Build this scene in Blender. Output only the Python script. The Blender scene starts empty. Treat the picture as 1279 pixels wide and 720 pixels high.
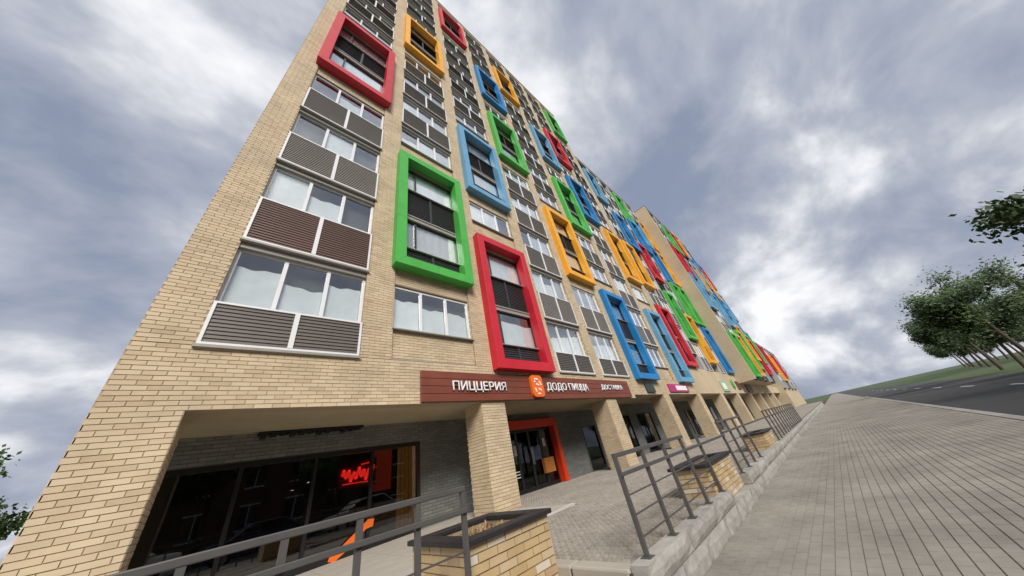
import bpy, math, random
from mathutils import Vector, Euler
rnd = random.Random(7)
R = math.radians
scene = bpy.context.scene
COL = scene.collection
ZO = 1.26                      # everything below is laid out with the lens at z = 0; the pavement is 1.26 m lower

# ------------------------------------------------------------------ camera
cam = bpy.data.cameras.new('camera'); camo = bpy.data.objects.new('camera', cam); COL.objects.link(camo)
cam.sensor_fit = 'HORIZONTAL'; cam.sensor_width = 36.0
cam.lens = 36.0 * 346.69 / 1279.0
cam.clip_start = 0.05; cam.clip_end = 3000
camo.location = (0, -6.84, ZO)
camo.rotation_euler = (R(122.5092), R(10.7742), R(-41.5939))
scene.camera = camo

# ------------------------------------------------------------------ sky
SUN_DIR = Vector((-0.42, -0.70, 0.66)).normalized()      # towards the sun, veiled by cloud
w = bpy.data.worlds.new('World'); scene.world = w; w.use_nodes = True
nt = w.node_tree; nt.nodes.clear()
def N(tree, t, **kw):
    n = tree.nodes.new(t)
    for k, v in kw.items(): setattr(n, k, v)
    return n
def L(tree, a, b): tree.links.new(a, b)
out = N(nt, 'ShaderNodeOutputWorld')
sky = N(nt, 'ShaderNodeTexSky', sky_type='NISHITA', sun_disc=False)
sky.sun_elevation = math.asin(SUN_DIR.z); sky.sun_rotation = math.atan2(SUN_DIR.x, SUN_DIR.y)
bg1 = N(nt, 'ShaderNodeBackground'); bg1.inputs['Strength'].default_value = 0.06
L(nt, sky.outputs[0], bg1.inputs['Color'])
tc = N(nt, 'ShaderNodeTexCoord'); SKX, SKY = 0.7, 4.4
sep = N(nt, 'ShaderNodeSeparateXYZ'); L(nt, tc.outputs['Generated'], sep.inputs[0])
def M(op, a, b=None, c=None, tree=nt, clamp=False):
    n = N(tree, 'ShaderNodeMath', operation=op, use_clamp=clamp)
    for i, v in enumerate((a, b, c)):
        if v is None: continue
        if isinstance(v, (int, float)): n.inputs[i].default_value = v
        else: L(tree, v, n.inputs[i])
    return n.outputs[0]
zc = M('ADD', M('ABSOLUTE', sep.outputs[2]), 0.55)
px = M('DIVIDE', sep.outputs[0], zc); py = M('DIVIDE', sep.outputs[1], zc)
cmb = N(nt, 'ShaderNodeCombineXYZ'); L(nt, px, cmb.inputs[0]); L(nt, py, cmb.inputs[1])
mp = N(nt, 'ShaderNodeMapping'); mp.inputs['Location'].default_value = (SKX, SKY, 0.4); mp.inputs['Rotation'].default_value = (0, 0, R(-20)); mp.inputs['Scale'].default_value = (0.9, 1.15, 1)
L(nt, cmb.outputs[0], mp.inputs[0])
n1 = N(nt, 'ShaderNodeTexNoise'); n1.inputs['Scale'].default_value = 3.9; n1.inputs['Detail'].default_value = 9; n1.inputs['Roughness'].default_value = 0.53; n1.inputs['Distortion'].default_value = 0.2
L(nt, mp.outputs[0], n1.inputs['Vector'])
n2 = N(nt, 'ShaderNodeTexNoise'); n2.inputs['Scale'].default_value = 1.25; n2.inputs['Detail'].default_value = 3
L(nt, mp.outputs[0], n2.inputs['Vector'])
dens = M('ADD', M('MULTIPLY', n1.outputs[0], 0.66), M('MULTIPLY', n2.outputs[0], 0.34))
cr = N(nt, 'ShaderNodeValToRGB')
e = cr.color_ramp.elements
e[0].position = 0.385; e[0].color = (0.108, 0.124, 0.165, 1)
e[1].position = 0.63; e[1].color = (0.37, 0.37, 0.382, 1)
for p, c in ((0.445, (0.138, 0.153, 0.190, 1)), (0.495, (0.170, 0.183, 0.215, 1)), (0.535, (0.222, 0.231, 0.256, 1)), (0.58, (0.30, 0.306, 0.322, 1))):
    x = e.new(p); x.color = c
L(nt, dens, cr.inputs[0])
bg2 = N(nt, 'ShaderNodeBackground'); bg2.inputs['Strength'].default_value = 1.0
L(nt, cr.outputs[0], bg2.inputs['Color'])
mask = N(nt, 'ShaderNodeMapRange'); mask.inputs[1].default_value = 0.34; mask.inputs[2].default_value = 0.43; mask.inputs[3].default_value = 0.8; mask.inputs[4].default_value = 1.0
L(nt, dens, mask.inputs[0])
mx = N(nt, 'ShaderNodeMixShader'); L(nt, mask.outputs[0], mx.inputs[0]); L(nt, bg1.outputs[0], mx.inputs[1]); L(nt, bg2.outputs[0], mx.inputs[2])
L(nt, mx.outputs[0], out.inputs[0])

# ------------------------------------------------------------------ sun and exposure
sl = bpy.data.lights.new('sun', 'SUN'); sl.energy = 1.5; sl.angle = R(24); sl.color = (1.0, 0.95, 0.88)
so = bpy.data.objects.new('sun', sl); COL.objects.link(so)
so.rotation_euler = SUN_DIR.to_track_quat('Z', 'Y').to_euler(); so.location = (-20, -40, 60)
vs = scene.view_settings; vs.view_transform = 'Standard'; vs.look = 'None'; vs.exposure = 1.42; vs.gamma = 1.0
vs.use_curve_mapping = False

# ------------------------------------------------------------------ materials
def mat(name, col=(0.5, 0.5, 0.5), rough=0.6, metal=0.0, spec=0.5, var=0.0, vscale=6.0, bump=0.0, bscale=40.0, emit=None, es=0, rand=0.0):
    m = bpy.data.materials.new(name); m.use_nodes = True
    t = m.node_tree; b = t.nodes['Principled BSDF']
    b.inputs['Base Color'].default_value = (*col, 1); b.inputs['Roughness'].default_value = rough
    b.inputs['Metallic'].default_value = metal; b.inputs['Specular IOR Level'].default_value = spec
    if emit: b.inputs['Emission Color'].default_value = (*emit, 1); b.inputs['Emission Strength'].default_value = es
    src = None
    if var or rand:
        tcn = N(t, 'ShaderNodeTexCoord')
        rgb = N(t, 'ShaderNodeRGB'); rgb.outputs[0].default_value = (*col, 1); src = rgb.outputs[0]
        hsv = N(t, 'ShaderNodeHueSaturation'); L(t, src, hsv.inputs['Color'])
        v = None
        if var:
            nz = N(t, 'ShaderNodeTexNoise'); nz.inputs['Scale'].default_value = vscale; nz.inputs['Detail'].default_value = 6; nz.inputs['Roughness'].default_value = 0.6
            L(t, tcn.outputs['Object'], nz.inputs['Vector'])
            mr = N(t, 'ShaderNodeMapRange'); mr.inputs[1].default_value = 0.25; mr.inputs[2].default_value = 0.75; mr.inputs[3].default_value = 1 - var; mr.inputs[4].default_value = 1 + var
            L(t, nz.outputs[0], mr.inputs[0]); v = mr.outputs[0]
        if rand:
            oi = N(t, 'ShaderNodeObjectInfo')
            r2 = N(t, 'ShaderNodeMapRange'); r2.inputs[3].default_value = 1 - rand; r2.inputs[4].default_value = 1 + rand
            L(t, oi.outputs['Random'], r2.inputs[0])
            v = r2.outputs[0] if v is None else M('MULTIPLY', v, r2.outputs[0], tree=t)
        L(t, v, hsv.inputs['Value']); L(t, hsv.outputs[0], b.inputs['Base Color'])
    if bump:
        tcn = N(t, 'ShaderNodeTexCoord'); nz = N(t, 'ShaderNodeTexNoise'); nz.inputs['Scale'].default_value = bscale; nz.inputs['Detail'].default_value = 5
        L(t, tcn.outputs['Object'], nz.inputs['Vector'])
        bp = N(t, 'ShaderNodeBump'); bp.inputs['Strength'].default_value = bump; bp.inputs['Distance'].default_value = 0.01
        L(t, nz.outputs[0], bp.inputs['Height']); L(t, bp.outputs[0], b.inputs['Normal'])
    return m

def ramp_mat(name, stops, rough, source, bump=0.25, bscale=60, wear=0.12):
    """piece-by-piece colour: source 'attr' reads the vertex attribute tone, 'obj' the object's random number"""
    m = bpy.data.materials.new(name); m.use_nodes = True
    t = m.node_tree; b = t.nodes['Principled BSDF']; b.inputs['Roughness'].default_value = rough; b.inputs['Specular IOR Level'].default_value = 0.3
    if source == 'attr':
        a = N(t, 'ShaderNodeAttribute', attribute_name='tone'); f = a.outputs['Fac']
    else:
        a = N(t, 'ShaderNodeObjectInfo'); f = a.outputs['Random']
    r = N(t, 'ShaderNodeValToRGB'); el = r.color_ramp.elements
    el[0].position = stops[0][0]; el[0].color = (*stops[0][1], 1); el[1].position = stops[-1][0]; el[1].color = (*stops[-1][1], 1)
    for p, c in stops[1:-1]: x = el.new(p); x.color = (*c, 1)
    L(t, f, r.inputs[0])
    g = N(t, 'ShaderNodeNewGeometry')
    nz = N(t, 'ShaderNodeTexNoise'); nz.inputs['Scale'].default_value = 0.9; nz.inputs['Detail'].default_value = 8; nz.inputs['Roughness'].default_value = 0.65
    L(t, g.outputs['Position'], nz.inputs['Vector'])
    mr = N(t, 'ShaderNodeMapRange'); mr.inputs[1].default_value = 0.3; mr.inputs[2].default_value = 0.7; mr.inputs[3].default_value = 1 - wear; mr.inputs[4].default_value = 1 + wear
    L(t, nz.outputs[0], mr.inputs[0])
    hsv = N(t, 'ShaderNodeHueSaturation'); L(t, r.outputs[0], hsv.inputs['Color']); L(t, mr.outputs[0], hsv.inputs['Value'])
    L(t, hsv.outputs[0], b.inputs['Base Color'])
    n2 = N(t, 'ShaderNodeTexNoise'); n2.inputs['Scale'].default_value = bscale; n2.inputs['Detail'].default_value = 4
    L(t, g.outputs['Position'], n2.inputs['Vector'])
    bp = N(t, 'ShaderNodeBump'); bp.inputs['Strength'].default_value = bump; bp.inputs['Distance'].default_value = 0.006
    L(t, n2.outputs[0], bp.inputs['Height']); L(t, bp.outputs[0], b.inputs['Normal'])
    return m

BRICK = [(0.0, (0.47, 0.365, 0.24)), (0.2, (0.535, 0.425, 0.285)), (0.6, (0.56, 0.45, 0.305)), (0.88, (0.585, 0.475, 0.33)), (1.0, (0.49, 0.375, 0.245))]
PBRICK = [(0.0, (0.46, 0.32, 0.15)), (0.3, (0.53, 0.395, 0.215)), (0.55, (0.51, 0.38, 0.225)), (0.78, (0.58, 0.46, 0.29)), (0.87, (0.43, 0.28, 0.17)), (0.95, (0.58, 0.50, 0.39)), (1.0, (0.62, 0.56, 0.47))]
GBRICK = [(0.0, (0.165, 0.17, 0.16)), (0.5, (0.195, 0.20, 0.188)), (1.0, (0.225, 0.23, 0.215))]
m_brick = ramp_mat('yellow_brick', BRICK, 0.8, 'attr', wear=0.16)
m_brick_o = ramp_mat('yellow_brick_piece', BRICK, 0.8, 'obj', wear=0.16)
m_pbrick_o = ramp_mat('planter_brick_piece', PBRICK, 0.8, 'obj', wear=0.2)
m_gbrick = ramp_mat('grey_brick', GBRICK, 0.75, 'attr')
m_mortar = mat('mortar', (0.365, 0.285, 0.195), 0.9, var=0.12, vscale=20)
m_pmortar = mat('planter_mortar', (0.30, 0.23, 0.155), 0.9, var=0.2, vscale=20)
m_gmortar = mat('grey_mortar', (0.115, 0.118, 0.112), 0.9, var=0.12, vscale=20)
def brick_tex(name, c1, c2, mo, axis='X'):
    m = bpy.data.materials.new(name); m.use_nodes = True
    t = m.node_tree; b = t.nodes['Principled BSDF']; b.inputs['Roughness'].default_value = 0.85
    g = N(t, 'ShaderNodeNewGeometry'); s = N(t, 'ShaderNodeSeparateXYZ'); L(t, g.outputs['Position'], s.inputs[0])
    c = N(t, 'ShaderNodeCombineXYZ')
    L(t, M('ADD', s.outputs[0], s.outputs[1], tree=t), c.inputs[0]); L(t, s.outputs[2], c.inputs[1])
    bt = N(t, 'ShaderNodeTexBrick'); bt.inputs['Scale'].default_value = 1.0; bt.inputs['Brick Width'].default_value = 0.26; bt.inputs['Row Height'].default_value = 0.077; bt.inputs['Mortar Size'].default_value = 0.006; bt.offset = 0.5
    bt.inputs['Color1'].default_value = (*c1, 1); bt.inputs['Color2'].default_value = (*c2, 1); bt.inputs['Mortar'].default_value = (*mo, 1)
    L(t, c.outputs[0], bt.inputs['Vector'])
    nz = N(t, 'ShaderNodeTexNoise'); nz.inputs['Scale'].default_value = 0.35; nz.inputs['Detail'].default_value = 8; L(t, g.outputs['Position'], nz.inputs['Vector'])
    mr = N(t, 'ShaderNodeMapRange'); mr.inputs[1].default_value = 0.3; mr.inputs[2].default_value = 0.7; mr.inputs[3].default_value = 0.88; mr.inputs[4].default_value = 1.1; L(t, nz.outputs[0], mr.inputs[0])
    h = N(t, 'ShaderNodeHueSaturation'); L(t, bt.outputs['Color'], h.inputs['Color']); L(t, mr.outputs[0], h.inputs['Value']); L(t, h.outputs[0], b.inputs['Base Color'])
    return m
m_brick_t = brick_tex('yellow_brick_far', (0.52, 0.415, 0.275), (0.57, 0.46, 0.31), (0.36, 0.28, 0.185))
m_white = mat('white_window_profile', (0.74, 0.74, 0.75), 0.35, var=0.06, vscale=3)
m_dark = mat('dark_window_profile', (0.035, 0.034, 0.035), 0.4, var=0.1)
m_louvre = mat('grey_louvre', (0.185, 0.17, 0.15), 0.42, var=0.10, vscale=2, rand=0.18)
m_louvre_l = mat('umber_louvre', (0.105, 0.09, 0.078), 0.45, var=0.10, vscale=2, rand=0.15)
m_louvre_b = mat('brown_louvre', (0.12, 0.07, 0.055), 0.45, var=0.10, vscale=2, rand=0.1)
m_louvre_d = mat('black_louvre', (0.022, 0.021, 0.022), 0.4, var=0.1, rand=0.2)
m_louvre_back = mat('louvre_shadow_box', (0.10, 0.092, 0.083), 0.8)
m_ledge = mat('grey_ledge', (0.30, 0.28, 0.25), 0.45, var=0.1)
m_room = mat('dark_room', (0.085, 0.08, 0.08), 0.9, rand=0.4)
m_blind = mat('white_blind', (0.82, 0.84, 0.85), 0.75, var=0.10, vscale=3, bump=0.6, bscale=7, rand=0.08)
m_blind2 = mat('grey_curtain', (0.58, 0.58, 0.59), 0.8, var=0.1, vscale=3, rand=0.3)
PAINT = {'red': (0.52, 0.015, 0.03), 'green': (0.07, 0.42, 0.065), 'orange': (0.80, 0.365, 0.02), 'blue': (0.012, 0.19, 0.47), 'light_blue': (0.13, 0.33, 0.52)}
m_paint = {k: mat(k + '_painted_metal', v, 0.45, spec=0.45, var=0.12, vscale=1.7, rand=0.05) for k, v in PAINT.items()}
m_seam = mat('panel_joint_sealant', (0.05, 0.05, 0.05), .7)
def glass_mat(name, tint, refl):
    m = bpy.data.materials.new(name); m.use_nodes = True; t = m.node_tree; t.nodes.clear()
    o = N(t, 'ShaderNodeOutputMaterial'); tr = N(t, 'ShaderNodeBsdfTransparent'); tr.inputs[0].default_value = (*tint, 1)
    gl = N(t, 'ShaderNodeBsdfGlossy'); gl.inputs['Roughness'].default_value = 0.02; gl.inputs['Color'].default_value = (0.95, 0.97, 1, 1)
    lw = N(t, 'ShaderNodeLayerWeight'); fac = M('ADD', M('MULTIPLY', M('POWER', lw.outputs['Facing'], 4.0, tree=t), 0.95, tree=t), 0.045, tree=t)
    g = N(t, 'ShaderNodeNewGeometry'); nz = N(t, 'ShaderNodeTexNoise'); nz.inputs['Scale'].default_value = 0.9; nz.inputs['Detail'].default_value = 1; L(t, g.outputs['Position'], nz.inputs['Vector'])
    bp = N(t, 'ShaderNodeBump'); bp.inputs['Strength'].default_value = 0.05; bp.inputs['Distance'].default_value = 0.05; L(t, nz.outputs[0], bp.inputs['Height']); L(t, bp.outputs[0], gl.inputs['Normal'])
    mx = N(t, 'ShaderNodeMixShader'); L(t, M('MULTIPLY', fac, refl, tree=t, clamp=True), mx.inputs[0]); L(t, tr.outputs[0], mx.inputs[1]); L(t, gl.outputs[0], mx.inputs[2]); L(t, mx.outputs[0], o.inputs[0])
    return m
m_glass = glass_mat('window_glass', (0.95, 0.97, 0.97), 2.8)
m_glass_d = glass_mat('tinted_shop_glass', (0.40, 0.39, 0.38), 2.2)
m_glass_e = glass_mat('entrance_glass', (0.35, 0.34, 0.33), 0.9)
m_plaster = mat('soffit_plaster', (0.40, 0.335, 0.22), 0.85, var=0.10, vscale=1.5)
m_sign = mat('brown_sign_board', (0.185, 0.05, 0.03), 0.5, var=0.2, vscale=1.5, bump=0.15, bscale=12)
m_letter = mat('white_letter_face', (0.85, 0.85, 0.86), 0.4)
m_logo = mat('orange_red_emblem', (0.80, 0.15, 0.012), 0.4)
m_door = mat('orange_red_portal', (0.66, 0.045, 0.012), 0.4, var=0.06)
m_black = mat('black_metal', (0.012, 0.012, 0.013), 0.4)
m_cope = mat('dark_coping', (0.022, 0.021, 0.023), 0.55, var=0.25, vscale=8, bump=0.1)
m_rail = mat('grey_painted_steel', (0.088, 0.084, 0.082), 0.45, var=0.12, vscale=5)
m_conc = mat('concrete', (0.40, 0.365, 0.31), 0.85, var=0.14, vscale=1.6, bump=0.3, bscale=70)
SETT = [(0.0, (0.27, 0.24, 0.20)), (0.4, (0.305, 0.275, 0.235)), (0.8, (0.335, 0.305, 0.265)), (1.0, (0.285, 0.255, 0.225))]
m_sett = ramp_mat('paving_sett', SETT, 0.85, 'attr', bump=0.3, bscale=90, wear=0.14)
m_sett_o = ramp_mat('paving_sett_piece', SETT, 0.85, 'obj', bump=0.3, bscale=90, wear=0.14)
PAV = [(0.0, (0.275, 0.254, 0.222)), (0.5, (0.285, 0.262, 0.227)), (1.0, (0.30, 0.278, 0.243))]
m_pav = ramp_mat('pavement_block', PAV, 0.88, 'attr', bump=0.4, bscale=80, wear=0.26)
m_joint = mat('sandy_joint', (0.075, 0.062, 0.05), 0.95, var=0.2, vscale=10)
m_granite = mat('granite', (0.35, 0.335, 0.305), 0.8, var=0.25, vscale=7, bump=0.9, bscale=22, rand=0.10)
m_asphalt = mat('asphalt', (0.05, 0.05, 0.052), 0.9, var=0.2, vscale=3, bump=0.4, bscale=120)
m_line = mat('road_paint', (0.72, 0.72, 0.70), 0.7, var=0.15, vscale=5)
m_soil = mat('soil', (0.10, 0.066, 0.042), 0.95, var=0.4, vscale=14, bump=1.0, bscale=25)
m_twig = mat('dry_stems', (0.30, 0.20, 0.10), 0.85, var=0.3, vscale=10)
m_lawn = mat('lawn', (0.055, 0.085, 0.028), 0.95, var=0.35, vscale=0.8, bump=0.8, bscale=30)
m_bark = mat('bark', (0.085, 0.065, 0.05), 0.9, var=0.3, vscale=8, bump=0.6, bscale=30)
m_leaf = mat('leaves', (0.062, 0.105, 0.03), 0.6, var=0.35, vscale=1.2, rand=0.25)
m_greyrender = mat('light_grey_cladding', (0.40, 0.39, 0.375), 0.7, var=0.08, vscale=1)

# ------------------------------------------------------------------ geometry helpers
class MB:
    def __init__(s): s.v = []; s.f = []; s.t = []
    def quad(s, a, b, c, d, tone=0.5):
        i = len(s.v); s.v += [a, b, c, d]; s.f.append((i, i+1, i+2, i+3)); s.t.append(tone)
    def box(s, x0, x1, y0, y1, z0, z1, tone=0.5):
        i = len(s.v)
        s.v += [(x0,y0,z0),(x1,y0,z0),(x1,y1,z0),(x0,y1,z0),(x0,y0,z1),(x1,y0,z1),(x1,y1,z1),(x0,y1,z1)]
        s.f += [(i,i+3,i+2,i+1),(i+4,i+5,i+6,i+7),(i,i+1,i+5,i+4),(i+1,i+2,i+6,i+5),(i+2,i+3,i+7,i+6),(i+3,i,i+4,i+7)]
        s.t += [tone]*6; return s
    def bar(s, a, b, wx, wy, up=(0,0,1), tone=0.5):
        a = Vector(a); b = Vector(b); d = (b-a).normalized(); u = Vector(up)
        if abs(d.dot(u)) > 0.99: u = Vector((1,0,0))
        p = d.cross(u).normalized()*wx/2; q = p.cross(d).normalized()*wy/2
        i = len(s.v)
        for c in (a, b): s.v += [tuple(c-p-q), tuple(c+p-q), tuple(c+p+q), tuple(c-p+q)]
        s.f += [(i,i+1,i+2,i+3),(i+7,i+6,i+5,i+4),(i,i+4,i+5,i+1),(i+1,i+5,i+6,i+2),(i+2,i+6,i+7,i+3),(i+3,i+7,i+4,i)]
        s.t += [tone]*6; return s
    def cone(s, a, b, r0, r1, n=8, cap=True, tone=0.5):
        a = Vector(a); b = Vector(b); d = (b-a).normalized(); u = Vector((0,0,1)) if abs(d.z) < .95 else Vector((1,0,0))
        p = d.cross(u).normalized(); q = p.cross(d); i = len(s.v)
        for c, r in ((a, r0), (b, r1)):
            for k in range(n):
                t = 2*math.pi*k/n; s.v.append(tuple(c+(p*math.cos(t)+q*math.sin(t))*r))
        for k in range(n): s.f.append((i+k, i+(k+1)%n, i+n+(k+1)%n, i+n+k)); s.t.append(tone)
        if cap: s.f += [tuple(range(i+n-1, i-1, -1)), tuple(range(i+n, i+2*n))]; s.t += [tone]*2
        return s
    def prism(s, poly, y0, y1, tone=0.5):      # poly in x,z extruded along y
        n = len(poly); i = len(s.v)
        s.v += [(x, y0, z) for x, z in poly] + [(x, y1, z) for x, z in poly]
        s.f += [tuple(range(i, i+n)), tuple(range(i+2*n-1, i+n-1, -1))]
        for k in range(n): s.f.append((i+k, i+n+k, i+n+(k+1) % n, i+(k+1) % n))
        s.t += [tone]*(n+2); return s
    def mesh(s, name, m, tone=False):
        me = bpy.data.meshes.new(name); me.from_pydata(s.v, [], s.f)
        if tone:
            a = me.attributes.new('tone', 'FLOAT', 'FACE'); a.data.foreach_set('value', s.t)
        me.materials.append(m); me.validate(); me.update(); return me
def wpos(o):
    p = Vector((0,0,0))
    while o: p += o.location; o = o.parent
    return p
def put(name, me, parent=None, loc=(0,0,0), rot=None, **props):
    """loc is in world coordinates (lens height = 0); children get it relative to their parent"""
    o = bpy.data.objects.new(name, me); COL.objects.link(o)
    loc = Vector(loc)
    if parent: o.parent = parent; loc = loc - wpos(parent)
    o.location = loc
    if rot: o.rotation_euler = rot
    for k, v in props.items(): o[k] = v
    return o
def thing(name, label, category, loc, group=None, rotz=0):
    o = bpy.data.objects.new(name, None); COL.objects.link(o); o.location = loc; o.rotation_euler = (0,0,rotz); o.empty_display_size = 0.3
    o['label'] = label; o['category'] = category
    if group: o['group'] = group
    return o
def bevel(o, wd=0.01, seg=2):
    b = o.modifiers.new('bevel', 'BEVEL'); b.width = wd; b.segments = seg; b.limit_method = 'ANGLE'; return o

BW, BH, JT = 0.26, 0.077, 0.011      # brick module and joint
def brick_run(u0, u1, v0, v1, u_shift=0.0, skip=None):
    """stretcher bond clipped to a rectangle, on one global grid: yields (ua, ub, va, vb)"""
    k0 = math.floor((v0 - 1.68)/BH); k1 = math.ceil((v1 - 1.68)/BH)
    for k in range(k0, k1):
        va = max(v0, 1.68 + k*BH + JT/2); vb = min(v1, 1.68 + (k+1)*BH - JT/2)
        if vb - va < 0.02: continue
        off = (k % 2)*BW/2 + u_shift
        j0 = math.floor((u0-off)/BW); j1 = math.ceil((u1-off)/BW)
        for j in range(j0, j1):
            ua = max(u0, off + j*BW + JT/2); ub = min(u1, off + (j+1)*BW - JT/2)
            if ub - ua < 0.025: continue
            yield ua, ub, va, vb
def brick_front(mb, u0, u1, v0, v1, y, proud=0.010, r=rnd, skip=None, sink=0.012):
    for ua, ub, va, vb in brick_run(u0, u1, v0, v1):
        if skip and skip(ua, ub, va, vb): continue
        d = proud + r.uniform(-0.002, 0.002); t = r.random()
        a = y - d; b = y + sink
        mb.quad((ua,a,va),(ub,a,va),(ub,a,vb),(ua,a,vb),t)
        mb.quad((ua,b,va),(ub,b,va),(ub,a,va),(ua,a,va),t); mb.quad((ua,a,vb),(ub,a,vb),(ub,b,vb),(ua,b,vb),t)
        mb.quad((ua,b,va),(ua,a,va),(ua,a,vb),(ua,b,vb),t); mb.quad((ub,a,va),(ub,b,va),(ub,b,vb),(ub,a,vb),t)
def brick_side(mb, u0, u1, v0, v1, x, sgn, proud=0.010, r=rnd, sink=0.012):
    """face at x looking along sgn*x; u runs along y"""
    for ua, ub, va, vb in brick_run(u0, u1, v0, v1, 0.05):
        d = proud + r.uniform(-0.002, 0.002); t = r.random(); a = x + sgn*d; b = x - sgn*sink
        c = [(a,ua,va),(a,ub,va),(a,ub,vb),(a,ua,vb)]; g = [(b,ua,va),(b,ub,va),(b,ub,vb),(b,ua,vb)]
        if sgn < 0: mb.quad(c[0],c[3],c[2],c[1],t)
        else: mb.quad(*c, t)
        for k in range(4):
            q = (k+1) % 4
            if sgn < 0: mb.quad(c[k],c[q],g[q],g[k],t)
            else: mb.quad(c[q],c[k],g[k],g[q],t)

# ------------------------------------------------------------------ setting: ground
GZ = -1.26                       # pavement the photographer stands on
TZ = -0.95                       # upper terrace under the arcade
LZ = -1.07                       # lower landing on the left
def struct(name, me, **k): return put(name, me, kind='structure', **k)
g = MB(); g.quad((-900,-900,GZ-0.16),(900,-900,GZ-0.16),(900,900,GZ-0.16),(-900,900,GZ-0.16)); struct('ground', g.mesh('ground', m_lawn))
g = MB(); g.quad((-300,-17,GZ-0.14),(400,-17,GZ-0.14),(400,-9.4,GZ-0.14),(-300,-9.4,GZ-0.14)); road = struct('road', g.mesh('road', m_asphalt))
ln = MB().box(0, 3, -0.06, 0.06, 0, 0.004).mesh('lane_dash', m_line)
for k in range(-4, 14): put('lane_dash', ln, road, (k*9.0, -13.2, GZ-0.137))
g = MB(); g.box(-300, 400, -9.2, -5.05, GZ-0.3, GZ-0.012); pav = struct('pavement', g.mesh('pavement', mat('pavement_joint', (0.25, 0.23, 0.20), 0.95, var=0.2, vscale=10)))
# pavement blocks, laid along the street
r = random.Random(3)
mb = MB()
def block(mb, x0, x1, y0, y1, z, h, t, c=0.010):
    zt = z + h
    mb.quad((x0+c,y0+c,zt),(x1-c,y0+c,zt),(x1-c,y1-c,zt),(x0+c,y1-c,zt),t)
    mb.quad((x0,y0,z),(x1,y0,z),(x1-c,y0+c,zt),(x0+c,y0+c,zt),t); mb.quad((x1,y0,z),(x1,y1,z),(x1-c,y1-c,zt),(x1-c,y0+c,zt),t)
    mb.quad((x1,y1,z),(x0,y1,z),(x0+c,y1-c,zt),(x1-c,y1-c,zt),t); mb.quad((x0,y1,z),(x0,y0,z),(x0+c,y0+c,zt),(x0+c,y1-c,zt),t)
for jy in range(0, 41):
    y0 = -9.18 + jy*0.1
    for ix in range(0, 120):
        x0 = -1.0 + ix*0.2 + (0.1 if jy % 2 else 0)
        block(mb, x0+.002, x0+.198, y0+.002, y0+.098, GZ-0.012, 0.012+r.uniform(-.0015,.0015), r.random(), .004)
put('block_field', mb.mesh('block_field', m_pav, True), pav, kind='stuff')
mb = MB()
for jy in range(0, 41):
    y0 = -9.18 + jy*0.1
    for (xa, xb) in ((-8, -1.0), (23.1, 60)):
        for ix in range(int((xb-xa)/0.4)):
            x0 = xa + ix*0.4 + (0.2 if jy % 2 else 0)
            block(mb, x0+.003, x0+.397, y0+.003, y0+.097, GZ-0.012, 0.011, r.random(), .004)
put('block_field', mb.mesh('block_field_far', m_pav, True), pav, kind='stuff')
kb = MB().box(0.004, 0.996, -0.09, 0.09, -0.3, 0.01).mesh('kerb_stone', m_granite)
kerb = struct('kerb', MB().box(-60, 120, -9.38, -9.21, GZ-0.3, GZ-0.02).mesh('kerb', m_joint))
for k in range(-8, 60): put('kerb_stone', kb, kerb, (k*1.0, -9.295, GZ))
# terrace: upper level under the arcade, lower landing at the restaurant end
RX, RY = 5.95, -1.97                 # corner of the concrete apron
tb = MB(); tb.box(2.86, 90, -4.92, RY, GZ-0.2, TZ-0.022); tb.box(RX, 90, RY, 2.3, GZ-0.2, TZ-0.022)
ter = struct('terrace', tb.mesh('terrace', m_joint))
land = struct('landing', MB().box(-12, 2.86, -4.30, RY, GZ-0.2, LZ-0.012).mesh('landing', m_joint))
RS = math.atan2(0.10, 4.45)           # the apron in front of the restaurant rises gently to the terrace
ramp = struct('ramp', MB().box(-14, RX, RY, 2.3, GZ-0.5, GZ-0.1).mesh('ramp', m_joint))
sl_me = MB().box(0.004, 0.996, 0.004, 0.586, -0.08, 0).mesh('slab', m_conc)
ed_me = MB().box(0.003, 0.997, 0.0, 0.10, -0.08, 0.012).mesh('edge_stone', mat('pale_edge_stone', (0.52, 0.495, 0.45), .8, var=.1))
for ix in range(1, 16):
    x0 = RX - ix; zz = TZ + 0.002 - ix*math.tan(RS)
    put('edge_stone', ed_me, ramp, (x0, RY+.004, zz), rot=(0, -RS, 0))
    for jy in range(0, 7): put('slab', sl_me, ramp, (x0, RY + .108 + jy*0.59, zz), rot=(0, -RS, 0))
lsl = MB().box(0.004, 0.996, 0.004, 0.576, -0.012, 0).mesh('slab', m_conc)
for ix in range(-10, 3):
    for jy in range(0, 4):
        x0 = 0.86 + ix*1.0
        if x0 + 1 > 2.87: continue
        put('slab', lsl, land, (x0, -4.3 + jy*0.58, LZ))
# the step: a long pale kerb stone across the walk
stp = thing('stone_step', 'long pale stone step across the walk beside the brick planter', 'step', (2.93, -4.0, LZ))
for k in range(4):
    o = put('step_stone', MB().box(-.085, .085, -0.0, .655, -0.1, TZ-LZ+0.004).mesh('step_stone', m_conc), stp, (2.94, -4.90 + k*0.66, LZ)); bevel(o, 0.02)
lowp = MB()
r = random.Random(5)
for jy in range(7):
    for ix in range(15): block(lowp, 1.34+ix*.1+.004, 1.30+ix*.1+.096, -5.0+jy*.1+.004, -5.0+jy*.1+.096, LZ-0.03, 0.03+r.uniform(-.003,.003), r.random())
put('sett_field', lowp.mesh('sett_field_low', m_sett, True), struct('lower_walk', MB().box(1.0, 2.86, -5.04, -4.31, GZ-0.2, LZ-0.022).mesh('lower_walk', m_joint)), kind='stuff')
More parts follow.
